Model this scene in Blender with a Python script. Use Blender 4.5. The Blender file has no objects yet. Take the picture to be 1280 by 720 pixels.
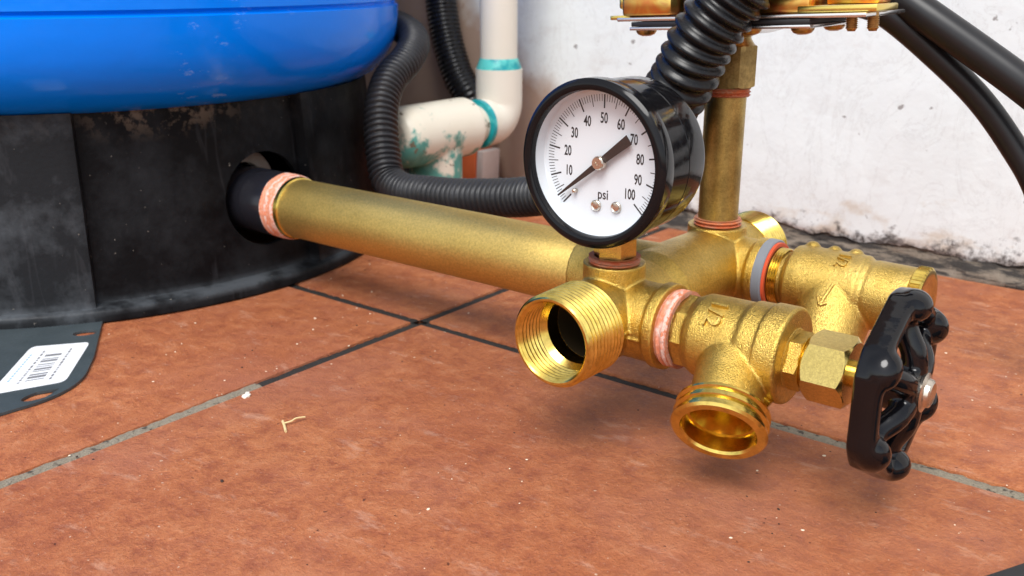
import bpy, bmesh, math, random
from mathutils import Vector, Matrix, noise

random.seed(7)
S = bpy.context.scene
COL = S.collection
PI = math.pi

# ------------------------------------------------------------------ camera
cd = bpy.data.cameras.new('camera')
cam = bpy.data.objects.new('camera', cd)
COL.objects.link(cam)
S.camera = cam
cd.sensor_width = 36.0
cd.lens = 34.453
cd.clip_start = 0.01
cd.clip_end = 60.0
cam.matrix_world = Matrix((
    (0.7847, -0.1908, 0.5898, 0.0),
    (0.6199, 0.2415, -0.7466, 0.0),
    (0.0, 0.9515, 0.3077, 0.1755),
    (0, 0, 0, 1)))
cd.dof.use_dof = True
cd.dof.focus_distance = 0.355
cd.dof.aperture_fstop = 20.0

# ------------------------------------------------------------------ daylight
SUN_EL, SUN_AZ = 54.0, 158.0          # azimuth clockwise from +Y (the wall side)
w = bpy.data.worlds.new('World')
S.world = w
w.use_nodes = True
wn = w.node_tree.nodes
wl = w.node_tree.links
sky = wn.new('ShaderNodeTexSky')
sky.sky_type = 'NISHITA'
sky.sun_disc = False
sky.sun_elevation = math.radians(SUN_EL)
sky.sun_rotation = math.radians(SUN_AZ)
sky.dust_density = 1.5
sky.air_density = 1.0
hs = wn.new('ShaderNodeHueSaturation')
hs.inputs['Saturation'].default_value = 0.38
wl.new(sky.outputs[0], hs.inputs['Color'])
wl.new(hs.outputs[0], wn['Background'].inputs['Color'])
wn['Background'].inputs['Strength'].default_value = 0.13

sd = bpy.data.lights.new('sun', 'SUN')
sd.energy = 1.9
sd.angle = math.radians(32)
sd.color = (1.0, 0.985, 0.95)
sun = bpy.data.objects.new('sun', sd)
COL.objects.link(sun)
az, el = math.radians(SUN_AZ), math.radians(SUN_EL)
sdir = Vector((math.sin(az) * math.cos(el), math.cos(az) * math.cos(el), math.sin(el)))
sun.rotation_euler = (-sdir).to_track_quat('-Z', 'Y').to_euler()
sun.location = (0, -1, 2)

S.view_settings.view_transform = 'Standard'
S.view_settings.look = 'None'
S.view_settings.gamma = 1.0
S.view_settings.exposure = 0.75
S.render.engine = 'CYCLES'
S.cycles.use_denoising = True
S.cycles.max_bounces = 10
S.cycles.glossy_bounces = 6
S.cycles.caustics_reflective = False
S.cycles.caustics_refractive = False

# ------------------------------------------------------------------ node helpers
class NT:
    def __init__(self, name):
        self.m = bpy.data.materials.new(name)
        self.m.use_nodes = True
        self.t = self.m.node_tree
        self.b = self.t.nodes['Principled BSDF']
        self.pos = self.t.nodes.new('ShaderNodeNewGeometry').outputs['Position']
    def put(self, sock, v):
        if isinstance(v, bpy.types.NodeSocket):
            self.t.links.new(v, sock)
        elif isinstance(v, (tuple, list)) and len(v) == 3 and sock.type == 'RGBA':
            sock.default_value = (*v, 1)
        else:
            sock.default_value = v
    def set(self, **k):
        for n, v in k.items():
            self.put(self.b.inputs[n.replace('_', ' ')], v)
        return self
    def noise(self, scale, detail=4, rough=0.55, stretch=None, dist=0.0):
        n = self.t.nodes.new('ShaderNodeTexNoise')
        n.inputs['Scale'].default_value = scale
        n.inputs['Detail'].default_value = detail
        n.inputs['Roughness'].default_value = rough
        n.inputs['Distortion'].default_value = dist
        v = self.pos
        if stretch:
            mp = self.t.nodes.new('ShaderNodeMapping')
            mp.inputs['Scale'].default_value = stretch
            self.t.links.new(self.pos, mp.inputs['Vector'])
            v = mp.outputs[0]
        self.t.links.new(v, n.inputs['Vector'])
        return n.outputs['Fac']
    def ramp(self, f, stops, const=False):
        r = self.t.nodes.new('ShaderNodeValToRGB')
        el = r.color_ramp.elements
        if const:
            r.color_ramp.interpolation = 'CONSTANT'
        while len(el) < len(stops):
            el.new(0.5)
        for e, (p, c) in zip(el, stops):
            e.position = p
            e.color = (c, c, c, 1) if isinstance(c, (int, float)) else (*c, 1)
        self.put(r.inputs[0], f)
        return r.outputs[0]
    def mix(self, f, a, b, mode='MIX'):
        n = self.t.nodes.new('ShaderNodeMix')
        n.data_type = 'RGBA'
        n.blend_type = mode
        self.put(n.inputs[0], f)
        self.put(n.inputs[6], a)
        self.put(n.inputs[7], b)
        return n.outputs[2]
    def math(self, op, a, b=0.0, clamp=False):
        n = self.t.nodes.new('ShaderNodeMath')
        n.operation = op
        n.use_clamp = clamp
        self.put(n.inputs[0], a)
        self.put(n.inputs[1], b)
        return n.outputs[0]
    def xyz(self):
        n = self.t.nodes.new('ShaderNodeSeparateXYZ')
        self.t.links.new(self.pos, n.inputs[0])
        return n.outputs
    def rand(self):
        return self.t.nodes.new('ShaderNodeObjectInfo').outputs['Random']
    def bump(self, h, dist, strength=1.0):
        n = self.t.nodes.new('ShaderNodeBump')
        n.inputs['Distance'].default_value = dist
        n.inputs['Strength'].default_value = strength
        self.put(n.inputs['Height'], h)
        old = self.b.inputs['Normal']
        if old.is_linked:
            self.t.links.new(old.links[0].from_socket, n.inputs['Normal'])
        self.t.links.new(n.outputs[0], old)
        return self

def simple(name, col, rough=0.5, metal=0.0, **k):
    n = NT(name)
    n.set(Base_Color=col, Roughness=rough, Metallic=metal, **k)
    return n.m

# ---- brass
def brass(name, dark, light, rough, grain_scale, grain, patch_scale=60, rough_var=0.12):
    n = NT(name)
    f = n.noise(patch_scale, 5, 0.6)
    c = n.mix(n.ramp(f, [(0.35, 0.0), (0.68, 1.0)]), dark, light)
    g = n.noise(grain_scale, 2, 0.5)
    c = n.mix(n.ramp(g, [(0.3, 0.35), (0.55, 0.0)]), c, tuple(x * 0.45 for x in dark))
    r = n.math('ADD', n.math('MULTIPLY', n.noise(patch_scale * 2.3, 4), rough_var * 2), rough - rough_var)
    sr = n.ramp(n.noise(grain_scale * 0.35, 3, 0.6), [(0.35, 0.78), (0.65, 1.0)])
    c = n.mix(1.0, c, sr, 'MULTIPLY')
    n.set(Base_Color=c, Metallic=1.0, Roughness=r)
    n.bump(g, grain, 1.0)
    return n
M = {}
M['cast'] = brass('cast_brass', (0.62, 0.405, 0.085), (0.79, 0.55, 0.145), 0.34, 2300, 0.00034).m
M['cast_pale'] = brass('pale_cast_brass', (0.64, 0.43, 0.10), (0.80, 0.57, 0.17), 0.35, 2500, 0.00032).m
_n = brass('dull_brass_pipe', (0.72, 0.50, 0.14), (0.79, 0.57, 0.175), 0.47, 2600, 0.00010, 26, 0.05)
_n.bump(_n.noise(300, 3, stretch=(0.25, 1, 1)), 0.00006)
M['pipe'] = _n.m
_n = brass('stained_brass_nipple', (0.36, 0.25, 0.08), (0.60, 0.43, 0.14), 0.42, 2600, 0.00010, 90)
M['riser'] = _n.m
M['machined'] = brass('turned_brass', (0.78, 0.54, 0.11), (0.88, 0.65, 0.18), 0.20, 500, 0.00001, 90, 0.05).m
M['hexbrass'] = brass('drawn_brass_nut', (0.80, 0.58, 0.17), (0.84, 0.62, 0.20), 0.22, 2600, 0.00002, 50, 0.03).m
M['oldhex'] = brass('tarnished_brass_nut', (0.36, 0.24, 0.085), (0.62, 0.44, 0.17), 0.33, 900, 0.00006, 150, 0.08).m
M['bore'] = simple('oxidised_bore', (0.05, 0.032, 0.012), 0.7, 0.3)
M['pin'] = simple('nickel_pin', (0.64, 0.57, 0.48), 0.25, 1.0)

# ---- thread sealing tape, pink with white and orange turns
def tape(name, axis, stops, freq):
    n = NT(name)
    x = n.xyz()[axis]
    v = n.math('ADD', n.math('MULTIPLY', x, freq), n.math('MULTIPLY', n.noise(170, 6, 0.7), 2.2))
    v = n.math('FRACT', v)
    n.set(Base_Color=n.ramp(v, stops), Roughness=0.5)
    n.bump(n.noise(500, 5, 0.7), 0.0010)
    return n.m
PINKS = [(0.0, (0.72, 0.22, 0.10)), (0.25, (0.74, 0.36, 0.26)), (0.45, (0.76, 0.58, 0.51)),
         (0.6, (0.70, 0.18, 0.06)), (0.8, (0.74, 0.36, 0.25)), (1.0, (0.70, 0.24, 0.12))]
REDS = [(0.0, (0.52, 0.10, 0.03)), (0.35, (0.62, 0.17, 0.06)), (0.6, (0.50, 0.22, 0.12)), (1.0, (0.56, 0.12, 0.04))]
M['tape'] = tape('pink_thread_tape', 0, PINKS, 190)
M['tape_z'] = tape('orange_thread_tape', 2, REDS, 300)
M['tape_red'] = simple('red_thread_tape', (0.72, 0.11, 0.04), 0.5)
M['washer'] = simple('grey_rubber_washer', (0.20, 0.21, 0.23), 0.5)

# ---- plastics, rubber, enamel
n = NT('black_gauge_enamel')
n.set(Base_Color=(0.006, 0.006, 0.007), Roughness=n.ramp(n.noise(400, 3), [(0.4, 0.08), (0.7, 0.16)]), Specular_IOR_Level=0.22)
M['enamel'] = n.m
n = NT('black_dipped_enamel')
n.set(Base_Color=(0.003, 0.003, 0.004), Roughness=0.09, Specular_IOR_Level=0.38)
n.bump(n.noise(110, 2), 0.00025)
M['dipped'] = n.m
M['dial'] = simple('white_dial_paint', (0.69, 0.735, 0.77), 0.4)
M['ink'] = simple('black_dial_ink', (0.012, 0.012, 0.014), 0.5)
M['needle'] = simple('dark_needle_paint', (0.022, 0.014, 0.012), 0.4)
n = NT('black_corrugated_plastic')
d = n.ramp(n.noise(500, 4, 0.7), [(0.62, 0.0), (0.74, 1.0)])
n.set(Base_Color=n.mix(d, (0.008, 0.008, 0.009), (0.06, 0.057, 0.052)), Roughness=n.ramp(n.noise(260, 3), [(0.3, 0.22), (0.7, 0.38)]), Specular_IOR_Level=0.32)
M['hose'] = n.m
n = NT('grey_corrugated_plastic')
n.set(Base_Color=n.mix(n.noise(60, 4), (0.010, 0.010, 0.012), (0.022, 0.022, 0.025)), Roughness=0.40, Specular_IOR_Level=0.45)
M['greyhose'] = n.m
n = NT('black_cable_sheath')
n.set(Base_Color=n.mix(n.noise(90, 4), (0.007, 0.007, 0.008), (0.015, 0.015, 0.017)), Roughness=0.36, Specular_IOR_Level=0.4)
M['cable'] = n.m
n = NT('black_base_plastic')
d = n.ramp(n.noise(26, 7, 0.66), [(0.46, 0.0), (0.70, 1.0)])
z = n.xyz()
left = n.ramp(n.math('MULTIPLY', n.math('SUBTRACT', 0.262, z[1]), 40.0), [(0.3, 0.0), (0.75, 1.0)])
lo = n.math('MULTIPLY', n.ramp(z[2], [(0.0070, 0.0), (0.0078, 1.0)]), n.ramp(z[2], [(0.0095, 1.0), (0.012, 0.0)]))
dust = n.math('ADD', n.math('MULTIPLY', d, 0.17), n.math('MULTIPLY', left, n.math('ADD', 0.14, n.math('MULTIPLY', d, 0.5))))
dust = n.math('ADD', dust, n.math('MULTIPLY', lo, n.ramp(n.noise(70, 4), [(0.4, 0.1), (0.6, 0.7)])), True)
c = n.mix(dust, (0.0035, 0.0035, 0.0042), (0.080, 0.088, 0.098))
deb = n.math('MULTIPLY', n.ramp(z[2], [(0.092, 0.0), (0.106, 1.0)]), n.ramp(n.noise(110, 5, 0.7), [(0.50, 0.0), (0.58, 0.8)]))
deb = n.math('MULTIPLY', deb, n.ramp(n.math('ABSOLUTE', n.math('SUBTRACT', z[1], 0.295)), [(0.018, 1.0), (0.045, 0.08)]))
c = n.mix(deb, c, (0.16, 0.12, 0.085))
scr = n.ramp(n.noise(30, 3, 0.5, stretch=(1, 1.5, 0.25), dist=2.0), [(0.60, 0.0), (0.64, 0.10), (0.68, 0.0)])
c = n.mix(scr, c, (0.10, 0.10, 0.11))
sp = n.ramp(n.noise(420, 2, 0.5), [(0.75, 0.0), (0.78, 0.8)])
c = n.mix(sp, c, (0.30, 0.27, 0.23))
n.set(Base_Color=c, Roughness=n.ramp(n.noise(50, 4), [(0.35, 0.38), (0.7, 0.6)]), Specular_IOR_Level=0.10)
n.bump(n.noise(420, 3), 0.0002)
M['base'] = n.m
M['stub'] = simple('black_steel_stub', (0.012, 0.012, 0.016), 0.18)
n = NT('tan_fitting_face')
n.set(Base_Color=n.mix(n.noise(200, 4), (0.15, 0.12, 0.095), (0.25, 0.205, 0.17)), Roughness=0.6)
M['tan'] = n.m
n = NT('blue_tank_paint')
sc = n.ramp(n.noise(70, 6, 0.7, stretch=(1, 1, 2.6)), [(0.60, 0.0), (0.66, 1.0)])
sc = n.math('MULTIPLY', sc, n.ramp(n.noise(11, 3, 0.5), [(0.58, 0.0), (0.66, 1.0)]))
c = n.mix(n.math('MULTIPLY', sc, 0.40), n.mix(n.noise(14, 3), (0.0, 0.175, 0.80), (0.0, 0.205, 0.90)), (0.35, 0.55, 0.90))
n.set(Base_Color=c, Roughness=n.ramp(n.noise(40, 4), [(0.3, 0.12), (0.7, 0.22)]), Specular_IOR_Level=0.25)
n.bump(n.noise(60, 3), 0.0004)
M['blue'] = n.m
n = NT('dark_slate_plate')
n.set(Base_Color=n.mix(n.noise(60, 5), (0.030, 0.042, 0.048), (0.060, 0.076, 0.084)), Roughness=n.ramp(n.noise(90, 4), [(0.3, 0.35), (0.7, 0.55)]))
n.bump(n.noise(500, 3), 0.00012)
M['plate'] = n.m
M['platex'] = simple('plate_edge', (0.30, 0.16, 0.09), 0.6)
M['paper'] = simple('white_sticker_paper', (0.80, 0.81, 0.83), 0.45)
M['print'] = simple('grey_sticker_print', (0.20, 0.20, 0.21), 0.6)
M['printblue'] = simple('blue_sticker_print', (0.25, 0.45, 0.62), 0.6)
# PVC with primer stains
n = NT('cream_pvc')
c = n.mix(n.noise(30, 4), (0.64, 0.59, 0.49), (0.71, 0.67, 0.59))
n.set(Base_Color=c, Roughness=0.35)
M['pvc'] = n.m
n = NT('stained_pvc')
c = n.mix(n.noise(30, 4), (0.64, 0.58, 0.46), (0.71, 0.66, 0.56))
z = n.xyz()
zf = n.math('ADD', n.math('MULTIPLY', n.math('SUBTRACT', 0.066, z[2]), 7.0), n.math('MULTIPLY', n.math('SUBTRACT', 0.485, z[1]), 2.0))
st = n.ramp(n.math('ADD', n.noise(75, 5, 0.62), zf), [(0.50, 0.0), (0.60, 1.0)])
c = n.mix(st, c, n.mix(n.noise(120, 3), (0.01, 0.17, 0.14), (0.16, 0.40, 0.34)))
br = n.ramp(n.noise(130, 3), [(0.66, 0.0), (0.70, 1.0)])
c = n.mix(br, c, (0.16, 0.12, 0.08))
n.set(Base_Color=c, Roughness=0.4)
M['pvc_stain'] = n.m
n = NT('teal_pvc_cement')
n.set(Base_Color=n.mix(n.ramp(n.noise(110, 4), [(0.45, 0.0), (0.6, 1.0)]), (0.0, 0.27, 0.30), (0.10, 0.50, 0.46)), Roughness=0.3)
M['teal'] = n.m
n = NT('orange_clay')
n.set(Base_Color=n.mix(n.noise(90, 4), (0.50, 0.085, 0.02), (0.60, 0.13, 0.035)), Roughness=0.8)
M['clay'] = n.m
n = NT('pale_mortar')
n.set(Base_Color=n.mix(n.noise(150, 4), (0.52, 0.42, 0.38), (0.66, 0.58, 0.54)), Roughness=0.9)
M['mortar'] = n.m
# zinc plated steel of the switch
n = NT('gold_zinc')
c = n.ramp(n.noise(70, 3, 0.5, dist=1.5), [(0.3, (0.66, 0.17, 0.06)), (0.5, (0.70, 0.34, 0.08)), (0.62, (0.74, 0.52, 0.14)), (0.75, (0.60, 0.20, 0.10))])
n.set(Base_Color=c, Metallic=1.0, Roughness=0.28)
M['zinc'] = n.m
M['zinc_gold'] = simple('yellow_zinc', (0.82, 0.62, 0.16), 0.25, 1.0)
M['silver'] = simple('bright_plated_steel', (0.74, 0.72, 0.70), 0.22, 1.0)
M['rubber'] = simple('black_diaphragm_rubber', (0.012, 0.012, 0.014), 0.5)
n = NT('rusty_screw')
n.set(Base_Color=n.mix(n.noise(500, 3), (0.30, 0.13, 0.05), (0.62, 0.40, 0.14)), Metallic=0.85, Roughness=0.35)
M['screw'] = n.m
# lens
n = NT('clear_gauge_lens')
tr = n.t.nodes.new('ShaderNodeBsdfTransparent')
gl = n.t.nodes.new('ShaderNodeBsdfGlossy')
gl.inputs['Roughness'].default_value = 0.03
lw = n.t.nodes.new('ShaderNodeLayerWeight')
lw.inputs['Blend'].default_value = 0.5
fr = n.math('ADD', n.math('MULTIPLY', n.math('POWER', lw.outputs['Facing'], 4.0), 0.55), 0.035)
mx = n.t.nodes.new('ShaderNodeMixShader')
n.t.links.new(fr, mx.inputs[0])
n.t.links.new(tr.outputs[0], mx.inputs[1])
n.t.links.new(gl.outputs[0], mx.inputs[2])
n.t.links.new(mx.outputs[0], n.t.nodes['Material Output'].inputs['Surface'])
M['lens'] = n.m

# ---- setting
n = NT('terracotta_tile')
big = n.noise(8, 5, 0.6)
med = n.noise(95, 7, 0.74)
fine = n.noise(620, 5, 0.75)
c = n.mix(n.ramp(big, [(0.3, 0.0), (0.7, 1.0)]), (0.42, 0.122, 0.040), (0.52, 0.185, 0.064))
c = n.mix(n.ramp(med, [(0.36, 0.9), (0.54, 0.0)]), c, (0.27, 0.068, 0.026))
c = n.mix(n.ramp(med, [(0.54, 0.0), (0.70, 0.7)]), c, (0.60, 0.27, 0.13))
c = n.mix(n.ramp(fine, [(0.28, 0.8), (0.46, 0.0)]), c, (0.20, 0.050, 0.024))
c = n.mix(n.ramp(fine, [(0.57, 0.0), (0.74, 0.6)]), c, (0.64, 0.36, 0.25))
dk = n.ramp(n.noise(24, 6, 0.7), [(0.50, 0.0), (0.66, 0.45)])
c = n.mix(dk, c, (0.30, 0.080, 0.026))
pk = n.ramp(n.noise(13, 4, 0.6), [(0.48, 0.0), (0.72, 0.55)])
c = n.mix(pk, c, (0.50, 0.205, 0.125))
pit = n.ramp(n.noise(300, 2, 0.5), [(0.735, 0.0), (0.76, 0.9)])
c = n.mix(pit, c, (0.10, 0.028, 0.018))
dot = n.ramp(n.noise(520, 1, 0.4), [(0.76, 0.0), (0.79, 0.9)])
c = n.mix(dot, c, (0.72, 0.56, 0.42))
c = n.mix(n.math('MULTIPLY', n.rand(), 0.30), c, (0.34, 0.095, 0.045))
st = n.ramp(n.noise(6.5, 6, 0.7), [(0.52, 0.0), (0.62, 0.35)])
c = n.mix(st, c, (0.30, 0.085, 0.040))
scf = n.ramp(n.noise(40, 5, 0.7, stretch=(1, 2.2, 1)), [(0.58, 0.0), (0.70, 0.5)])
c = n.mix(scf, c, (0.60, 0.33, 0.22))
n.set(Base_Color=c, Roughness=n.ramp(med, [(0.3, 0.48), (0.7, 0.72)]), Specular_IOR_Level=0.4)
n.bump(n.math('ADD', n.math('ADD', med, n.math('MULTIPLY', fine, 0.4)), n.math('MULTIPLY', pit, -0.4)), 0.0019)
M['tile'] = n.m
n = NT('grout_bed')
z = n.xyz()
far = n.math('GREATER_THAN', n.math('MAXIMUM', n.math('ABSOLUTE', n.math('ADD', z[0], 0.2)), n.math('ABSOLUTE', z[1])), 1.4)
gc = n.mix(n.noise(300, 4), (0.012, 0.011, 0.010), (0.040, 0.034, 0.028))
n.set(Base_Color=n.mix(far, gc, (0.42, 0.15, 0.08)), Roughness=0.85)
n.bump(n.noise(700, 3), 0.0006)
M['bed'] = n.m
n = NT('pale_sandy_grout')
c = n.mix(n.noise(900, 4, 0.7), (0.12, 0.10, 0.07), (0.46, 0.39, 0.29))
c = n.mix(n.ramp(n.noise(260, 4), [(0.58, 0.0), (0.66, 1.0)]), c, (0.08, 0.065, 0.05))
n.set(Base_Color=c, Roughness=0.95)
n.bump(n.noise(1100, 4, 0.7), 0.0012)
M['grout'] = n.m
n = NT('dark_wet_grout')
c = n.mix(n.noise(700, 4, 0.7), (0.006, 0.0055, 0.005), (0.030, 0.026, 0.022))
n.set(Base_Color=c, Roughness=0.8)
n.bump(n.noise(900, 4), 0.0008)
M['grout_dark'] = n.m
n = NT('white_plaster')
c = n.mix(n.noise(16, 5, 0.6), (0.675, 0.715, 0.71), (0.745, 0.785, 0.78))
c = n.mix(n.ramp(n.noise(28, 6, 0.7, stretch=(1, 1, 1.8)), [(0.56, 0.0), (0.72, 0.35)]), c, (0.52, 0.49, 0.47))
z = n.xyz()
up = n.math('MULTIPLY', n.math('SUBTRACT', z[2], 0.0185), 13.0)
mold = n.ramp(n.math('SUBTRACT', n.noise(85, 7, 0.72), up), [(0.49, 0.0), (0.62, 0.95)])
yel = n.ramp(n.math('SUBTRACT', n.noise(34, 4, 0.6, stretch=(1, 1, 2)), n.math('MULTIPLY', up, 0.4)), [(0.50, 0.0), (0.66, 0.6)])
c = n.mix(yel, c, (0.52, 0.42, 0.30))
c = n.mix(mold, c, (0.055, 0.046, 0.042))
spots = n.ramp(n.noise(105, 3, 0.5), [(0.69, 0.0), (0.715, 0.8)])
c = n.mix(spots, c, (0.20, 0.18, 0.17))
tr = n.ramp(n.noise(19, 7, 0.75, stretch=(1.6, 1, 0.7), dist=1.2), [(0.485, 0.0), (0.5, 0.22), (0.515, 0.0)])
c = n.mix(tr, c, (0.33, 0.31, 0.29))
tank_shade = n.ramp(n.math('ADD', n.math('MULTIPLY', n.math('SUBTRACT', -0.553, z[0]), 30.0), n.math('MULTIPLY', n.noise(40, 4), 0.3)), [(0.2, 0.0), (0.5, 1.0)])  # warm brown shade behind the tank, painted into the plaster colour
c = n.mix(tank_shade, c, (0.20, 0.125, 0.085))
damp = n.ramp(n.math('ADD', n.math('MULTIPLY', n.math('SUBTRACT', 0.055, z[2]), 14.0), n.math('ADD', n.math('MULTIPLY', n.math('SUBTRACT', -0.395, z[0]), 12.0), n.math('MULTIPLY', n.noise(30, 4), 0.8))), [(0.35, 0.0), (0.8, 1.0)])
c = n.mix(damp, c, (0.40, 0.28, 0.21))
n.set(Base_Color=c, Roughness=0.85)
n.bump(n.math('ADD', n.noise(22, 4, 0.5), n.math('MULTIPLY', n.noise(300, 5, 0.7), 0.10)), 0.0016)
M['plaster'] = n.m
n = NT('weathered_concrete')
z = n.xyz()
c = n.mix(n.noise(70, 6, 0.7), (0.07, 0.054, 0.040), (0.35, 0.285, 0.22))
c = n.mix(n.ramp(n.noise(60, 6, 0.7, stretch=(0.45, 1, 3.4)), [(0.44, 0.0), (0.53, 0.94)]), c, (0.03, 0.026, 0.024))
n.set(Base_Color=c, Roughness=0.95)
n.bump(n.noise(160, 6, 0.7), 0.003)
M['concrete'] = n.m
M['crumb'] = simple('pale_crumbs', (0.78, 0.66, 0.50), 0.6)
M['speck'] = simple('dark_specks', (0.035, 0.015, 0.010), 0.8)
M['straw'] = simple('dry_straw', (0.66, 0.52, 0.26), 0.6)
M['chip'] = simple('white_chip', (0.74, 0.66, 0.56), 0.7)

# ------------------------------------------------------------------ mesh helpers (millimetres in, metres out)
ORG = {}
def thing(name, label, cat, loc, group=None):
    o = bpy.data.objects.new(name, None)
    o.empty_display_size = 0.01
    COL.objects.link(o)
    o.location = Vector(loc) * 0.001
    o['label'] = label
    o['category'] = cat
    if group:
        o['group'] = group
    ORG[o] = Vector(loc)
    return o

def tag(o, label, cat, group=None, kind=None):
    o['label'] = label
    if cat:
        o['category'] = cat
    if group:
        o['group'] = group
    if kind:
        o['kind'] = kind
    return o

def finish(me, mat, smooth=True, angle=35):
    if mat is not None:
        me.materials.append(mat)
    if smooth:
        me.polygons.foreach_set('use_smooth', [True] * len(me.polygons))
        me.set_sharp_from_angle(angle=math.radians(angle))

def obj(name, bm, mat, parent=None, loc=None, smooth=True, angle=35, label=None):
    """bm holds world millimetres; the object gets its thing's base as origin"""
    org = ORG[parent] if parent is not None else Vector(loc or (0, 0, 0))
    bmesh.ops.translate(bm, verts=bm.verts, vec=-org)
    bmesh.ops.scale(bm, verts=bm.verts, vec=(0.001,) * 3)
    me = bpy.data.meshes.new(name)
    bm.to_mesh(me)
    bm.free()
    finish(me, mat, smooth, angle)
    o = bpy.data.objects.new(name, me)
    COL.objects.link(o)
    if parent is not None:
        o.parent = parent
    else:
        o.location = org * 0.001
    ORG[o] = org
    if label:
        o['label'] = label
    return o

def frame(d):
    d = Vector(d).normalized()
    u = Vector((0, 0, 1)) if abs(d.z) < 0.9 else Vector((0, 1, 0))
    a = u.cross(d).normalized()
    return d, a, d.cross(a)

def lathe(bm, org, d, prof, seg=64, cap0=False, cap1=False, lobes=None):
    d, a, b = frame(d)
    org = Vector(org)
    rings = []
    for t, r in prof:
        ring = []
        for i in range(seg):
            p = 2 * PI * i / seg
            rr = r * (lobes(p, t) if lobes else 1)
            ring.append(bm.verts.new(org + d * t + (a * math.cos(p) + b * math.sin(p)) * rr))
        rings.append(ring)
    for k in range(len(rings) - 1):
        for i in range(seg):
            j = (i + 1) % seg
            bm.faces.new((rings[k][i], rings[k][j], rings[k + 1][j], rings[k + 1][i]))
    if cap0:
        bm.faces.new(list(reversed(rings[0])))
    if cap1:
        bm.faces.new(rings[-1])
    return bm

def lat(org, d, prof, **k):
    return lathe(bmesh.new(), org, d, prof, **k)

def fix(bm):
    bmesh.ops.recalc_face_normals(bm, faces=bm.faces)
    return bm

def box(bm, c, s, rot=None, bevel=0.0):
    m = Matrix.Translation(c)
    if rot is not None:
        m = m @ rot.to_4x4()
    m = m @ Matrix.Diagonal((*s, 1))
    r = bmesh.ops.create_cube(bm, size=1.0, matrix=m)
    if bevel:
        es = list({e for v in r['verts'] for e in v.link_edges})
        bmesh.ops.bevel(bm, geom=es, offset=bevel, segments=2, affect='EDGES', profile=0.5)
    return bm

def hexa(bm, org, d, length, af, rot=0.0, cham=1.0, bore=0):
    """hexagonal nut prism with chamfered ends"""
    d, a, b = frame(d)
    org = Vector(org)
    R = af / 2 / math.cos(PI / 6)
    r0 = af / 2 - 0.25
    seg = 120
    rings = [[], [], [], []]
    for i in range(seg):
        p = 2 * PI * i / seg
        rh = af / 2 / math.cos((p % (PI / 3)) - PI / 6)
        tc = cham * (rh - r0) / (R - r0)
        dr = a * math.cos(p + rot) + b * math.sin(p + rot)
        for ring, t, r in zip(rings, (0, tc, length - tc, length), (r0, rh, rh, r0)):
            ring.append(bm.verts.new(org + d * t + dr * r))
    for k in range(len(rings) - 1):
        for i in range(seg):
            j = (i + 1) % seg
            bm.faces.new((rings[k][i], rings[k][j], rings[k + 1][j], rings[k + 1][i]))
    bm.faces.new(list(reversed(rings[0])))
    bm.faces.new(rings[-1])
    return bm

def catmull(pts, per):
    P = [Vector(p) for p in pts]
    P = [P[0] * 2 - P[1]] + P + [P[-1] * 2 - P[-2]]
    out = []
    for i in range(1, len(P) - 2):
        for k in range(per):
            t = k / per
            a, b, c, d = P[i - 1:i + 3]
            out.append(0.5 * ((2 * b) + (c - a) * t + (2 * a - 5 * b + 4 * c - d) * t * t + (3 * b - a - 3 * c + d) * t ** 3))
    out.append(P[-2])
    return out

def resample(pts, step):
    out = [pts[0].copy()]
    acc = 0.0
    for p, q in zip(pts, pts[1:]):
        L = (q - p).length
        while acc + L >= step:
            f = (step - acc) / L
            p = p.lerp(q, f)
            out.append(p.copy())
            L = (q - p).length
            acc = 0.0
        acc += L
    return out

def sweep(bm, pts, rad, seg=20, caps=True):
    """tube along dense points; rad(s) gives the radius at arc length s"""
    n = len(pts)
    t0 = (pts[1] - pts[0]).normalized()
    _, a, b = frame(t0)
    rings = []
    s = 0.0
    for i, p in enumerate(pts):
        t = (pts[min(i + 1, n - 1)] - pts[max(i - 1, 0)]).normalized()
        if i:
            s += (p - pts[i - 1]).length
        a = (a - t * a.dot(t)).normalized()
        b = t.cross(a)
        r = rad(s) if callable(rad) else rad
        rings.append([bm.verts.new(p + (a * math.cos(2 * PI * k / seg) + b * math.sin(2 * PI * k / seg)) * r) for k in range(seg)])
    for k in range(n - 1):
        for i in range(seg):
            j = (i + 1) % seg
            bm.faces.new((rings[k][i], rings[k][j], rings[k + 1][j], rings[k + 1][i]))
    if caps:
        bm.faces.new(list(reversed(rings[0])))
        bm.faces.new(rings[-1])
    return bm

def ribs(R, depth, pitch):
    def f(s):
        u = (s / pitch) % 1.0
        c = 0.5 + 0.5 * math.cos(2 * PI * u)
        return R - depth * (1 - c ** 0.8)
    return f

def to_mesh_obj(tmp, name):
    dg = bpy.context.evaluated_depsgraph_get()
    me = bpy.data.meshes.new_from_object(tmp.evaluated_get(dg))
    me.name = name
    return me

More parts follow.
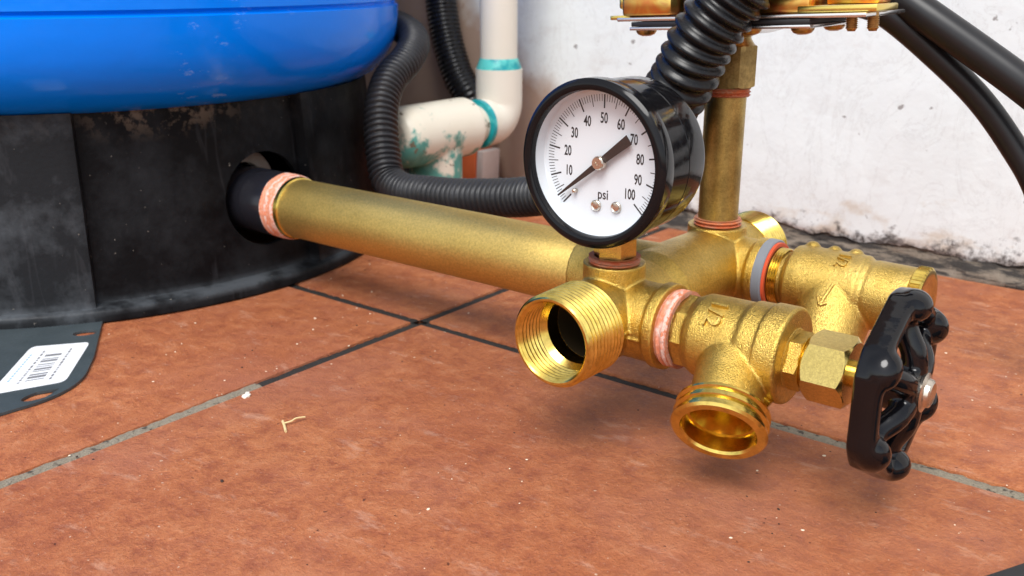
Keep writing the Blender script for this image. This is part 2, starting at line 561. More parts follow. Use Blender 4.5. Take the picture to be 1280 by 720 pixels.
def cast(name, bm, mat, parent, voxel=0.6, smooth=6, cut=None, cutmat=None, angle=50):
    """one cast body: overlapping solids fused, fillets smoothed, bores cut"""
    me0 = bpy.data.meshes.new('tmp')
    fix(bm)
    bm.to_mesh(me0)
    bm.free()
    t = bpy.data.objects.new('tmp', me0)
    COL.objects.link(t)
    r = t.modifiers.new('r', 'REMESH')
    r.mode = 'VOXEL'
    r.voxel_size = voxel
    sm = t.modifiers.new('s', 'SMOOTH')
    sm.factor = 0.5
    sm.iterations = smooth
    c = None
    if cut is not None:
        me1 = bpy.data.meshes.new('tmpc')
        fix(cut)
        cut.to_mesh(me1)
        cut.free()
        me1.materials.append(mat)
        me1.materials.append(cutmat or mat)
        me1.polygons.foreach_set('material_index', [1] * len(me1.polygons))
        c = bpy.data.objects.new('tmpc', me1)
        COL.objects.link(c)
        bo = t.modifiers.new('b', 'BOOLEAN')
        bo.operation = 'DIFFERENCE'
        bo.object = c
        bo.solver = 'EXACT'
    me0.materials.append(mat)
    if cutmat:
        me0.materials.append(cutmat)
    bpy.context.view_layer.update()
    me = to_mesh_obj(t, name)
    bpy.data.objects.remove(t)
    if c:
        bpy.data.objects.remove(c)
    org = ORG[parent]
    me.transform(Matrix.Scale(0.001, 4) @ Matrix.Translation(-org))
    me.polygons.foreach_set('use_smooth', [True] * len(me.polygons))
    me.set_sharp_from_angle(angle=math.radians(angle))
    o = bpy.data.objects.new(name, me)
    COL.objects.link(o)
    o.parent = parent
    ORG[o] = org
    return o

def text_bm(s, size, depth=0.0, sx=1.0, bold=0.0):
    """lettering as a mesh in its own plane, centred, size in mm"""
    cu = bpy.data.curves.new('t', 'FONT')
    cu.body = s
    cu.size = size
    cu.align_x = 'CENTER'
    cu.align_y = 'CENTER'
    cu.extrude = depth
    cu.offset = bold
    cu.resolution_u = 3
    t = bpy.data.objects.new('t', cu)
    COL.objects.link(t)
    bpy.context.view_layer.update()
    me = to_mesh_obj(t, 't')
    bpy.data.objects.remove(t)
    bm = bmesh.new()
    bm.from_mesh(me)
    bpy.data.meshes.remove(me)
    bmesh.ops.scale(bm, verts=bm.verts, vec=(sx, 1, 1))
    return bm

def place(bm, org, x, y):
    """map the plane x,y of a flat mesh to world axes"""
    x, y = Vector(x).normalized(), Vector(y).normalized()
    z = x.cross(y)
    m = Matrix((x, y, z)).transposed().to_4x4()
    bm.transform(Matrix.Translation(org) @ m)
    return bm

# ================================================================== SETTING
bm = bmesh.new()
bmesh.ops.create_grid(bm, x_segments=2, y_segments=2, size=8000, matrix=Matrix.Translation((0, -1000, -3.0)))
floor = obj('floor', bm, M['bed'], smooth=False)
floor['kind'] = 'structure'
floor['label'] = 'terracotta tiled patio floor'

TW = 305.0
GX, GY, JW = -339.0, 351.0, 6.8
bm = bmesh.new()
box(bm, (0, 0, -2.0), (TW - JW, TW - JW, 4.0), bevel=0)
es = [e for e in bm.edges if all(v.co.z > -0.1 for v in e.verts)]
bmesh.ops.bevel(bm, geom=es, offset=1.3, segments=2, affect='EDGES', profile=0.6)
bmesh.ops.scale(bm, verts=bm.verts, vec=(0.001,) * 3)
tme = bpy.data.meshes.new('tile')
bm.to_mesh(tme)
bm.free()
finish(tme, M['tile'], True, 50)
for i in range(-2, 3):
    for j in range(-3, 1):
        o = bpy.data.objects.new('tile', tme)
        COL.objects.link(o)
        o.parent = floor
        o.location = ((GX + (i + 0.5) * TW) * 0.001, (GY + (j + 0.5) * TW) * 0.001, random.uniform(-0.0002, 0.0002))
        o.rotation_euler = (0, 0, random.uniform(-0.0015, 0.0015))
# grout lines, pale and level where it survives, dark and sunk elsewhere
def grout_strip(p, q, wdt, z, mat, amp):
    p, q = Vector(p), Vector(q)
    L = (q - p).length
    n = max(4, int(L / 2.0))
    d = (q - p) / n
    s = Vector((-d.y, d.x, 0)).normalized()
    bm = bmesh.new()
    rows = []
    for i in range(n + 1):
        row = []
        for k in range(5):
            f = (k / 4 - 0.5)
            c = p + d * i + s * f * wdt
            h = z + amp * noise.noise(Vector((c.x * 0.35, c.y * 0.35, 0.3))) - (0.5 if k in (0, 4) else 0)
            row.append(bm.verts.new((c.x, c.y, h)))
        rows.append(row)
    for a, b in zip(rows, rows[1:]):
        for k in range(4):
            bm.faces.new((a[k], b[k], b[k + 1], a[k + 1]))
    fix(bm)
    return obj('grout', bm, mat, floor)
ORG[floor] = Vector((0, 0, 0))
grout_strip((GX, 60, 0), (GX, 247, 0), 7.0, -0.5, M['grout'], 0.7)
grout_strip((GX, 247, 0), (GX, 348, 0), 7.0, -1.0, M['grout_dark'], 0.6)
grout_strip((GX, 354, 0), (GX, 606, 0), 7.0, -1.0, M['grout_dark'], 0.5)
grout_strip((-640, GY, 0), (-342, GY, 0), 7.0, -1.0, M['grout_dark'], 0.5)
grout_strip((-336, GY, 0), (-150, GY, 0), 7.0, -1.0, M['grout_dark'], 0.5)
grout_strip((-150, GY, 0), (-37, GY, 0), 7.0, -0.5, M['grout'], 0.7)

# wall: plaster face with a ragged lower edge over a concrete footing
WY = 612.0
wall = thing('plaster_wall', 'peeling white plaster wall with mouldy lower edge behind the fittings', 'wall', (-300, WY, 0))
wall['kind'] = 'structure'
def ragged(x):
    return 13.5 + 5.0 * noise.fractal(Vector((x * 0.018, 1.7, 0)), 0.9, 2.1, 5) + 2.4 * noise.noise(Vector((x * 0.11, 0.3, 0))) - 0.02 * max(0, x + 200)
bm = bmesh.new()
xs = [-2400] + [-900 + 3.0 * i for i in range(301)] + [1500]
zs = [0, 1.0, 3, 7, 14, 25, 40, 60, 90, 130, 180, 260, 420, 900, 2000]
rows = []
for x in xs:
    b = ragged(x)
    row = [bm.verts.new((x, WY + 3.5, b + 0.6))]
    for z in zs:
        off = 1.1 * noise.noise(Vector((x * 0.02, z * 0.03, 4))) + 0.5 * noise.noise(Vector((x * 0.08, z * 0.1, 9)))
        if z < 3:
            off += 1.1 - z * 0.35 + 0.8 * noise.noise(Vector((x * 0.2, z * 0.2, 2)))
        row.append(bm.verts.new((x, WY - 1.2 + off, b + z)))
    rows.append(row)
for a, b in zip(rows, rows[1:]):
    for k in range(len(a) - 1):
        bm.faces.new((a[k], b[k], b[k + 1], a[k + 1]))
fix(bm)
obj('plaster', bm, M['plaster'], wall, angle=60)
bm = bmesh.new()
rows = []
prof = [(-7.5, -1), (-6.8, 2.2), (-5.6, 4.2), (-3.4, 6.2), (-0.6, 8.2), (1.6, 10.5), (3.0, 14), (3.3, 40)]
for i in range(601):
    x = -900 + 1.5 * i
    row = []
    for k, (dy, z) in enumerate(prof):
        nz = 3.6 * noise.fractal(Vector((x * 0.035, z * 0.12, 7)), 0.8, 2.2, 5)
        y = WY + dy - (nz if 0 < k < 6 else 0)
        row.append(bm.verts.new((x, y, z + (1.4 * noise.noise(Vector((x * 0.05, k, 3))) if 0 < k < 6 else 0))))
    rows.append(row)
for a, b in zip(rows, rows[1:]):
    for k in range(len(a) - 1):
        bm.faces.new((a[k], b[k], b[k + 1], a[k + 1]))
fix(bm)
obj('footing', bm, M['concrete'], wall, angle=60)
bm = bmesh.new()
box(bm, (-450, WY + 60, 990), (3900, 110, 2050))
obj('masonry_core', bm, M['concrete'], wall, smooth=False)

# ================================================================== PRESSURE TANK
TX, TY = -640.0, 344.2
tank = thing('pressure_tank', 'blue pressure tank on a black plastic base at the patio wall', 'tank', (TX, TY, 0))
prof = [(100, 104.5), (150, 105), (176, 106), (186, 107.6), (195, 112), (202, 118.5), (207.5, 126), (211, 136), (212.6, 147), (213, 154.6),
        (211.6, 155.4), (211.0, 156.3), (211.6, 157.2), (213, 158), (213, 330), (208, 360), (190, 395), (150, 425), (90, 440), (20, 445)]
bm = lat((TX, TY, 0), (0, 0, 1), [(z, r) for r, z in prof], seg=128, cap0=True, cap1=True)
obj('shell', fix(bm), M['blue'], tank, angle=40)
# skirt with proud side panels and a hole for the inlet
def skirt_r(z, ph, inner):
    r = 190.0 - 8.0 * (z / 108.0)
    deg = math.degrees(ph)
    if deg < -30.2 or deg > 9.6:
        r += 6.5
    return r - (4.0 if inner else 0.0)
angs = sorted(set([round(-180 + 2.5 * i, 3) for i in range(144)] + [-30.9, -30.35, -29.9, 9.3, 9.75, 10.2]))
bm = bmesh.new()
cols = []
zz = [3.0, 8, 30, 60, 90, 104, 108.0]
for d in angs:
    ph = math.radians(d)
    o_ = [bm.verts.new((TX + skirt_r(z, ph, False) * math.cos(ph), TY + skirt_r(z, ph, False) * math.sin(ph), z)) for z in zz]
    i_ = [bm.verts.new((TX + skirt_r(z, ph, True) * math.cos(ph), TY + skirt_r(z, ph, True) * math.sin(ph), z)) for z in zz]
    cols.append(o_ + i_[::-1])
nc = len(cols)
for k in range(nc):
    a, b = cols[k], cols[(k + 1) % nc]
    m_ = len(a)
    for q in range(m_):
        r_ = (q + 1) % m_
        bm.faces.new((a[q], b[q], b[r_], a[r_]))
fix(bm)
me0 = bpy.data.meshes.new('tmp')
bm.to_mesh(me0)
bm.free()
t = bpy.data.objects.new('tmp', me0)
COL.objects.link(t)
cutb = lat((-500, 346.5, 51), (1, 0, 0), [(0, 26.8), (120, 26.8)], seg=64, cap0=True, cap1=True)
fix(cutb)
me1 = bpy.data.meshes.new('tmpc')
cutb.to_mesh(me1)
cutb.free()
c_ = bpy.data.objects.new('tmpc', me1)
COL.objects.link(c_)
bo = t.modifiers.new('b', 'BOOLEAN')
bo.operation = 'DIFFERENCE'
bo.object = c_
bo.solver = 'EXACT'
bpy.context.view_layer.update()
me = to_mesh_obj(t, 'skirt')
bpy.data.objects.remove(t)
bpy.data.objects.remove(c_)
me.transform(Matrix.Scale(0.001, 4) @ Matrix.Translation((-TX, -TY, 0)))
finish(me, M['base'], True, 12)
sk = bpy.data.objects.new('skirt', me)
COL.objects.link(sk)
sk.parent = tank
ORG[sk] = ORG[tank]
bm = lat((TX, TY, 0), (0, 0, 1), [(0.3, 180), (0.3, 199.2), (1.0, 200), (5.8, 200), (7.0, 199.2), (7.6, 197.6), (8.4, 190), (9.6, 187.5), (10.5, 180)], seg=160)
obj('foot_rim', fix(bm), M['base'], tank, angle=40)
# inlet behind the hole
bm = lat((-510, TY, 50), (1, 0, 0), [(0, 10), (0, 18.3), (75.5, 18.3), (77.0, 17.4), (77.0, 15.6)], seg=48, cap0=True)
obj('inlet_stub', fix(bm), M['stub'], tank)
bm = lat((-474, TY - 2.0, 57.0), (1, 0, 0), [(0, 14), (0, 21.6), (5, 21.6), (6.0, 20.8), (6.0, 14)], seg=48)
obj('inlet_collar', fix(bm), M['tan'], tank)
bm = lat((-640, TY, 50), (1, 0, 0), [(0, 24), (150, 24)], seg=32, cap0=True, cap1=True)
obj('inlet_elbow', fix(bm), M['stub'], tank)

# ================================================================== MANIFOLD
MX = -190.8
man = thing('brass_manifold', 'long brass tank tee manifold running out from the tank over the tiles', 'pipe fitting', (MX, 344, 0))
bm = bmesh.new()
lathe(bm, (MX, 285.5, 50), (0, 1, 0), [(0, 16.2), (126, 16.2)], cap0=True, cap1=True)             # main run
lathe(bm, (-230, TY, 50), (1, 0, 0), [(0, 16.6), (12, 17.8), (40, 18.2)], cap0=True, cap1=True)                 # socket for the tank pipe
lathe(bm, (MX, TY - 17, 50), (0, 1, 0), [(0, 16.3), (6, 18.2), (30, 18.2), (62, 17.4)], cap0=True, cap1=True)   # swelling at the junction
lathe(bm, (MX, 304.3, 40), (0, 0, 1), [(0, 11.9), (30.8, 11.9)], cap0=True, cap1=True)              # gauge boss
lathe(bm, (MX, 388.8, 40), (0, 0, 1), [(0, 12.9), (28.6, 12.9)], cap0=True, cap1=True)              # riser boss
lathe(bm, (MX, 304.4, 50), (1, 0, 0), [(0, 15.0), (21, 15.0), (22, 16.3), (26, 16.3)], cap0=True, cap1=True)    # drain branch
lathe(bm, (MX, 388.8, 50), (1, 0, 0), [(0, 14.4), (20, 14.4), (21, 15.6), (25.2, 15.6)], cap0=True, cap1=True)  # relief branch
box(bm, (MX, 348, 50), (33.8, 122, 0.9))
box(bm, (-178, 304.4, 47.5), (26, 30.9, 0.9))
cut = lat((MX, 280, 50), (0, 1, 0), [(0, 12.6), (95, 12.6)], seg=48, cap0=True, cap1=True)
cast('body', bm, M['cast'], man, voxel=0.5, smooth=3, cut=cut, cutmat=M['bore'])
# male threads on both ends of the run, bored and tapped in front
def thread_prof(a0, a1, r0, pitch, depth, taper=0.0):
    out = []
    n = int((a1 - a0) / pitch)
    for i in range(n):
        a = a0 + i * pitch
        r = r0 + taper * i
        out += [(a, r - depth), (a + pitch * 0.36, r), (a + pitch * 0.52, r), (a + pitch * 0.88, r - depth)]
    return out
prof = [(38, 12.6), (15.2, 12.6), (15.0, 12.8)]
prof += [(a, r) for a, r in reversed(thread_prof(1.4, 15.0, 14.2, 1.95, -0.95, -0.03))]
prof += [(0.5, 14.6), (0.0, 15.2), (0.0, 16.0), (0.7, 16.5)]
prof += thread_prof(0.9, 22.4, 17.35, 2.1, 1.1, 0.03)
prof += [(23.0, 16.2), (23.5, 14)]
bm = lat((MX, 263.6, 50), (0, 1, 0), prof, seg=96)
obj('front_thread', fix(bm), M['machined'], man, angle=25)
prof = [(0, 14), (0.4, 16.4)] + thread_prof(0.6, 21, 16.8, 2.1, 0.95) + [(21.5, 15.4), (21.5, 13.5), (6, 12)]
bm = lat((MX, 411, 50), (0, 1, 0), prof, seg=96)
obj('rear_thread', fix(bm), M['machined'], man, angle=25)
bm = lat((-441, TY, 50), (1, 0, 0), [(0, 14.5), (0, 16.3), (180, 16.35), (225, 16.35), (227, 15.0)], seg=80)
obj('tank_pipe', fix(bm), M['pipe'], man)
def tape_ring(bm, org, d, L, r, seed, amp=0.35, seg=72):
    pr = [(0, r - 1.6)] + [(L * k / 8, r + amp * math.sin(k * 2.1 + seed)) for k in range(9)] + [(L, r - 1.6)]
    return lathe(bm, org, d, pr, seg=seg, lobes=lambda p, t: 1 + 0.012 * noise.noise(Vector((math.cos(p) * 2.2 + seed, math.sin(p) * 2.2, t * 0.6))))
obj('thread_tape', fix(tape_ring(bmesh.new(), (-434.6, TY, 50), (1, 0, 0), 10.6, 17.9, 1.0, 0.45)), M['tape'], man)
obj('gold_collar', fix(lat((-424.4, TY, 50), (1, 0, 0), [(0, 15.5), (0, 17.5), (2.6, 17.1), (3.4, 16.0)], seg=64)), M['machined'], man)
# riser nipple to the pressure switch
obj('thread_tape', fix(tape_ring(bmesh.new(), (MX, 388.8, 67.5), (0, 0, 1), 4.2, 10.1, 2.0, 0.5)), M['tape_z'], man)
bm = lat((MX, 388.8, 67), (0, 0, 1), [(0, 8.7), (60, 8.7)], seg=56, cap0=True, cap1=True)
obj('riser_pipe', fix(bm), M['riser'], man)

# ================================================================== PRESSURE GAUGE
GA = Vector((MX, 285.3, 110.2))
ga = thing('pressure_gauge', 'round black cased pressure gauge with a white dial and black needle', 'gauge', (MX, 304.3, 71))
GY_ = (0, 1, 0)
bm = lat(GA, GY_, [(3.2, 26.0), (1.2, 26.1), (0.5, 26.4), (0.1, 27.0), (0, 28.4), (0.35, 29.3), (1.4, 30.3), (6.6, 30.3), (7.4, 29.9), (7.6, 29.2), (7.6, 27)], seg=112)
obj('bezel', fix(bm), M['enamel'], ga, angle=30)
bm = lat(GA, GY_, [(7.2, 28.9), (20, 28.8), (20.15, 28.55), (20.45, 28.55), (20.6, 28.8), (31, 28.6), (33, 28.0), (34, 26.6), (34.2, 24), (34.2, 0.5)], seg=112, cap1=True)
obj('case', fix(bm), M['enamel'], ga, angle=30)
DY = 9.0
bm = lat(GA, GY_, [(1.6, 26.2), (DY - 0.5, 26.1), (DY, 25.7), (DY, 0.3)], seg=96, cap1=True)
dial = obj('dial', fix(bm), M['dial'], ga)
def dial_pt(deg, r, lift=0.06):
    a = math.radians(deg)
    return Vector((GA.x + r * math.cos(a), GA.y + DY - lift, GA.z + r * math.sin(a)))
bm = bmesh.new()
for v in range(0, 101):
    deg = 225 - 2.7 * v
    r1, r0, wd = 24.1, 21.6, 0.22
    if v % 10 == 0:
        r0, wd = 19.2, 0.58
    elif v % 5 == 0:
        r0, wd = 19.8, 0.30
    a = math.radians(deg)
    t_ = Vector((-math.sin(a), 0, math.cos(a))) * wd / 2 if v % 10 else Vector((-math.sin(a), 0, math.cos(a))) * wd / 2
    p0, p1 = dial_pt(deg, r0), dial_pt(deg, r1)
    bm.faces.new([bm.verts.new(q) for q in (p0 - t_, p0 + t_, p1 + t_, p1 - t_)])
fix(bm)
obj('tick_marks', bm, M['ink'], dial, smooth=False)
for v in range(10, 101, 10):
    deg = 225 - 2.7 * v
    bm = text_bm(str(v), 5.3, sx=0.60, bold=0.11)
    place(bm, dial_pt(deg if v != 100 else -42, 15.6, 0.07), (1, 0, 0), (0, 0, 1))
    obj('numeral', bm, M['ink'], dial, smooth=False)
bm = text_bm('psi', 5.2, sx=0.82, bold=0.06)
place(bm, dial_pt(270, 12.0, 0.07) + Vector((0.4, 0, 0)), (1, 0, 0), (0, 0, 1))
obj('unit_text', bm, M['ink'], dial, smooth=False)
for deg, r in ((262, 16.4), (292, 17.0)):
    p = dial_pt(deg, r)
    bm = lat(p, (0, -1, 0), [(0, 2.05), (0.7, 2.05), (1.0, 1.75), (0.7, 1.3), (0.85, 0.5)], seg=28, cap1=True)
    obj('dial_rivet', fix(bm), M['pin'], dial)
bm = lat(dial_pt(226.5, 16.4), (0, -1, 0), [(0, 0.8), (1.8, 0.8), (2.1, 0.5)], seg=20, cap1=True)
obj('stop_pin', fix(bm), M['pin'], dial)
# needle resting on its pin, blunt tail up at seventy
na = math.radians(218.3)
nu = Vector((math.cos(na), 0, math.sin(na)))
nv = Vector((-math.sin(na), 0, math.cos(na)))
nc_ = Vector((GA.x, GA.y + DY - 2.5, GA.z))
out = [(-15.2, 1.9), (-3, 1.35), (3, 1.1), (23.0, 0.28)]
bm = bmesh.new()
top = [nc_ + nu * a + nv * b for a, b in out] + [nc_ + nu * a - nv * b for a, b in reversed(out)]
f0 = [bm.verts.new(p) for p in top]
f1 = [bm.verts.new(p + Vector((0, 0.45, 0))) for p in top]
bm.faces.new(f0)
bm.faces.new(f1[::-1])
for i in range(len(f0)):
    j = (i + 1) % len(f0)
    bm.faces.new((f0[j], f0[i], f1[i], f1[j]))
nd = obj('needle', fix(bm), M['needle'], ga, smooth=False)
bm = lat(Vector((GA.x, GA.y + DY, GA.z)), (0, -1, 0), [(0, 1.4), (1.7, 1.4), (1.7, 2.5), (3.6, 2.5), (4.1, 2.1), (4.1, 0.7), (3.7, 0.5)], seg=36, cap1=True)
obj('hub', fix(bm), M['pin'], nd)
bm = lat(GA, GY_, [(2.6, 26.3), (2.6, 0.2)], seg=64, cap1=True)
obj('lens', fix(bm), M['lens'], ga)
bm = bmesh.new()
hexa(bm, (MX, 304.3, 72.5), (0, 0, 1), 12.5, 14.2, rot=0.32, cham=0.5)
obj('hex_stem', fix(bm), M['hexbrass'], ga, smooth=False)
obj('thread_tape', fix(tape_ring(bmesh.new(), (MX, 304.3, 69.6), (0, 0, 1), 3.6, 9.4, 3.0, 0.6)), M['tape_z'], ga)

# ================================================================== DRAIN VALVE
DYX = 304.5
dv = thing('drain_valve', 'brass drain valve with threaded outlet and black handwheel at the front', 'valve', (-140, DYX, 50))
def wrap_text(s, size, r, axis_y, x0, ang0, depth=0.45, sx=1.0):
    """raised lettering on a cylinder about the X axis: reads down the near side, tops towards +X"""
    bm = text_bm(s, size, depth, sx, 0.10)
    for v in bm.verts:
        a = math.radians(ang0) + v.co.x / r
        rr = r + (depth * 0.9 if v.co.z > 0 else -0.6)
        v.co = Vector((x0 + v.co.y, axis_y - rr * math.sin(a), 50 + rr * math.cos(a)))
    return bm
X = (1, 0, 0)
on = Vector((0.24, -0.82, -0.52)).normalized()
oB = Vector((-138, DYX, 50))
bm = bmesh.new()
lathe(bm, (-160.5, DYX, 50), X, [(0, 12.6), (5.5, 12.6), (7, 14.2), (9.5, 15.4), (26, 15.6), (28, 16.5), (42.5, 16.5)], cap0=True, cap1=True)
lathe(bm, (-126, DYX, 50), X, [(0, 17.2), (7.6, 17.2), (8.4, 16.4), (8.4, 14), ], cap0=True, cap1=True)
lathe(bm, oB - on * 4, on, [(0, 12.4), (35, 12.4)], cap0=True, cap1=True)
lathe(bm, (-158.5, DYX, 50), X, [(0, 14.0), (4.0, 14.0)], seg=8, cap0=True, cap1=True)
bm2 = wrap_text('1/2', 8.8, 16.0, DYX, -143.5, 36, 0.8)
cut = lat(oB + on * 10, on, [(0, 4.0), (6, 6.5), (20, 11.6), (40, 11.6)], seg=40, cap0=True, cap1=True)
bd = cast('body', bm, M['cast'], dv, voxel=0.5, smooth=3, cut=cut, cutmat=M['bore'])
obj('raised_lettering', bm2, M['cast_pale'], bd, angle=40)
# outlet with hose thread and stepped bore
oR = oB + on * 38.5
prof = [(-22, 7.2), (-17.5, 7.6), (-6.8, 11.0), (-6.6, 12.0), (-0.9, 12.3), (0, 12.9), (0, 15.4), (-0.9, 16.2), (-2.0, 16.2), (-2.8, 14.9), (-3.8, 14.9),
        (-4.6, 16.1), (-5.4, 16.1), (-6.2, 14.9), (-7.2, 14.9), (-8.0, 16.0), (-8.8, 16.0), (-9.8, 14.6), (-11.0, 13.2), (-12, 11)]
obj('outlet_thread', fix(lat(oR, on, prof, seg=88)), M['machined'], dv, angle=25)
bm = bmesh.new()
box(bm, Vector((-121.5, 292, 36.5)), (4.2, 4.0, 5.0), Matrix.Rotation(0.6, 3, 'Y'), 0.6)
obj('lug', bm, M['machined'], dv)
obj('thread_tape', fix(tape_ring(bmesh.new(), (-164.8, DYX, 50), X, 5.4, 14.3, 4.0, 0.35)), M['tape'], dv)
bm = lat((-118.4, DYX, 49.4), X, [(0, 11.0), (0.3, 11.4), (1.0, 10.4), (1.5, 9)], seg=48)
hexa(bm, (-118.0, DYX, 49.0), X, 5.6, 18.0, rot=0.10, cham=0.9)
obj('bonnet_nut', fix(bm), M['cast_pale'], dv, smooth=False)
obj('bonnet_thread', fix(lat((-113, DYX, 49), X, [(0, 9.0), (0.6, 9.4), (1.2, 8.7), (1.8, 9.4), (2.4, 8.7), (3, 9)], seg=48)), M['machined'], dv, angle=25)
bm = bmesh.new()
hexa(bm, (-111.4, DYX, 49.0), X, 14.6, 21.4, rot=0.13, cham=1.5)
obj('packing_nut', fix(bm), M['hexbrass'], dv, smooth=False)
obj('stem', fix(lat((-100, DYX, 49), X, [(0, 4.6), (12, 4.6), (12.4, 4.0), (26, 4.0)], seg=32, cap1=True)), M['machined'], dv)
# handwheel: a six lobed enamelled rim, spokes and a hub
WZ = 48.6
WX = -83.5
def wpt(a, r, x):
    return Vector((x, DYX - r * math.cos(a), WZ + r * math.sin(a)))
def rim_r(a):
    q = (a + PI / 6) % (PI / 3) - PI / 6
    return min(29.6 / math.cos(q), 31.9)
bm = bmesh.new()
N = 180
rings = []
for i in range(N):
    a = 2 * PI * i / N
    r = rim_r(a)
    b_ = abs(math.sin(3 * a)) ** 6
    xo = WX + 4.4 + 1.6 * b_
    sec = ((r - 1.6, WX - 4.4), (r, WX - 3.6), (r + 0.3, WX), (r, xo - 1.0), (r - 1.4, xo), (r - 4.2, xo), (r - 7.0, xo - 1.4), (r - 7.4, WX), (r - 7.0, WX - 3.4), (r - 6, WX - 4.4))
    rings.append([bm.verts.new(wpt(a, q, x)) for q, x in sec])
ns = len(rings[0])
for i in range(N):
    a_, b2 = rings[i], rings[(i + 1) % N]
    for k in range(ns):
        q = (k + 1) % ns
        bm.faces.new((a_[k], a_[q], b2[q], b2[k]))
for i in range(6):
    a = math.radians(30 + 60 * i)
    p0, p1, p2, p3 = wpt(a, 25, WX - 0.5), wpt(a, 19, WX + 1.2), wpt(a, 12, WX + 4.6), wpt(a, 3, WX + 5.6)
    pts = resample(catmull([p0, p1, p2, p3], 8), 1.0)
    sweep(bm, pts, 4.1, seg=16)
    rad_ = (wpt(a, 1, 0) - wpt(a, 0, 0)); tan_ = Vector((1, 0, 0)).cross(rad_)
    bas_ = Matrix((Vector((1, 0, 0)), rad_, tan_)).transposed().to_4x4()
    bmesh.ops.create_uvsphere(bm, u_segments=20, v_segments=12, radius=1, matrix=Matrix.Translation(wpt(a, 27.6, WX + 2.2)) @ bas_ @ Matrix.Diagonal((6.2, 5.4, 7.0, 1)))
lathe(bm, (WX - 7, DYX, WZ), X, [(0, 6.8), (1, 7.6), (14.0, 9.2), (15.2, 8.4)], seg=40, cap0=True, cap1=True)
wh = cast('handwheel', bm, M['dipped'], dv, voxel=0.5, smooth=14, angle=80)
bm = lat((WX + 8.0, DYX, WZ), X, [(0, 5.0), (0.6, 6.3), (1.5, 6.5), (1.9, 5.6), (2.2, 4.8), (3.4, 4.5), (3.9, 3.6), (3.4, 2.2), (3.5, 0.6)], seg=36, cap1=True)
obj('wheel_screw', fix(bm), M['pin'], wh)

# ================================================================== RELIEF VALVE
RY = 388.8
rv = thing('relief_valve', 'brass relief valve with a ribbed cap standing behind the drain valve', 'valve', (-130, RY, 50))
rn = Vector((0.06, -0.66, -0.75)).normalized()
rB = Vector((-133.5, RY, 48.5))
bm = bmesh.new()
lathe(bm, (-159.5, RY, 50), X, [(0, 11.4), (4.4, 11.4), (5.4, 13.0), (7.0, 15.0), (11, 15.4), (36, 15.4), (37.4, 14.3), (38.6, 13.8), (40, 14.2), (56, 14.0)], cap0=True, cap1=True)
lathe(bm, rB - rn * 3, rn, [(0, 16.0), (12, 15.6), (24, 14.6), (33, 14.2)], cap0=True, cap1=True)
for x, s in ((-148, 3.6), (-138.5, 3.2), (-129.5, 3.4)):
    bmesh.ops.create_uvsphere(bm, u_segments=12, v_segments=8, radius=s, matrix=Matrix.Translation((x, RY + 4.0, 50 + 13.4)))
bd = cast('body', bm, M['cast_pale'], rv, voxel=0.5, smooth=3)
bm2 = wrap_text('1/2', 6.8, 15.5, RY, -131.5, 24, 0.8)
obj('raised_lettering', bm2, M['cast_pale'], bd, angle=40)
bm = bmesh.new()                                        # cast arrow on the branch
sd_ = rn.cross(Vector(X)).normalized()
up_ = -sd_ if sd_.z < 0 else sd_
for u0, v0, u1, v1 in ((4, 2, 14, -1), (14, -1, 10.6, -2.6), (14, -1, 12.4, 1.6)):
    p0 = rB + rn * u0 + Vector(X) * v0 + up_ * 15.6
    p1 = rB + rn * u1 + Vector(X) * v1 + up_ * 15.3
    sweep(bm, [p0, p0.lerp(p1, 0.5), p1], 0.8, seg=8)
obj('raised_arrow', fix(bm), M['cast_pale'], bd)
def knurl(p, t):
    return 1 + (0.022 * math.cos(p * 48) if 0.5 < t < 5.5 else 0)
bm = lat((-104.2, RY, 50), X, [(0, 11.5), (0.2, 13.9), (0.8, 14.6), (4.9, 14.6), (5.6, 13.8), (5.8, 12), (5.2, 8), (5.2, 0.4)], seg=192, cap1=True, lobes=knurl)
obj('knurled_cap', fix(bm), M['machined'], rv, angle=25)
obj('sealing_washer', fix(lat((-166.6, RY, 50), X, [(0, 12.5), (0, 15.3), (0.5, 15.7), (4.0, 15.6), (4.5, 15.1), (4.5, 12)], seg=64)), M['washer'], rv)
obj('thread_tape', fix(tape_ring(bmesh.new(), (-162.3, RY, 50), X, 1.3, 14.4, 5.0, 0.3)), M['tape_red'], rv)
obj('inlet_thread', fix(lat((-161, RY, 50), X, thread_prof(0, 4.5, 12.6, 1.1, 0.5), seg=56)), M['machined'], rv, angle=25)

# ================================================================== PRESSURE SWITCH
ps = thing('pressure_switch', 'gold plated pressure switch standing on the upright brass riser', 'pressure switch', (MX, 388.8, 127))
tilt = Matrix.Rotation(math.radians(-2.6), 3, 'Y')
PC = Vector((-187.0, 388.8, 158.9))
def tb(bm, c, s, bevel=0.4):
    return box(bm, PC + tilt @ Vector(c), s, tilt, bevel)
bm = bmesh.new()
hexa(bm, (MX + 1.4, 388.8, 128.6), (0, 0, 1), 18.0, 18.2, rot=0.28, cham=0.8)
obj('adapter_nut', fix(bm), M['oldhex'], ps, smooth=False)
obj('thread_tape', fix(tape_ring(bmesh.new(), (MX + 0.6, 388.8, 125.0), (0, 0, 1), 3.8, 9.4, 6.0, 0.4)), M['tape_z'], ps)
obj('adapter_cone', fix(lat((MX + 1.6, 388.8, 146), (0, 0, 1), [(0, 9.4), (2.5, 7.6), (3.6, 7.4), (5.4, 10.5)], seg=48)), M['oldhex'], ps)
obj('neck_plate', fix(lat((MX + 4.5, 388.8, 151.0), tilt @ Vector((0, 0, 1)), [(0, 8), (0, 13), (2.6, 23), (3.4, 23)], seg=48, cap1=True)), M['silver'], ps)
obj('diaphragm', tb(bmesh.new(), (0, 0, -3.1), (78, 44, 1.9)), M['rubber'], ps)
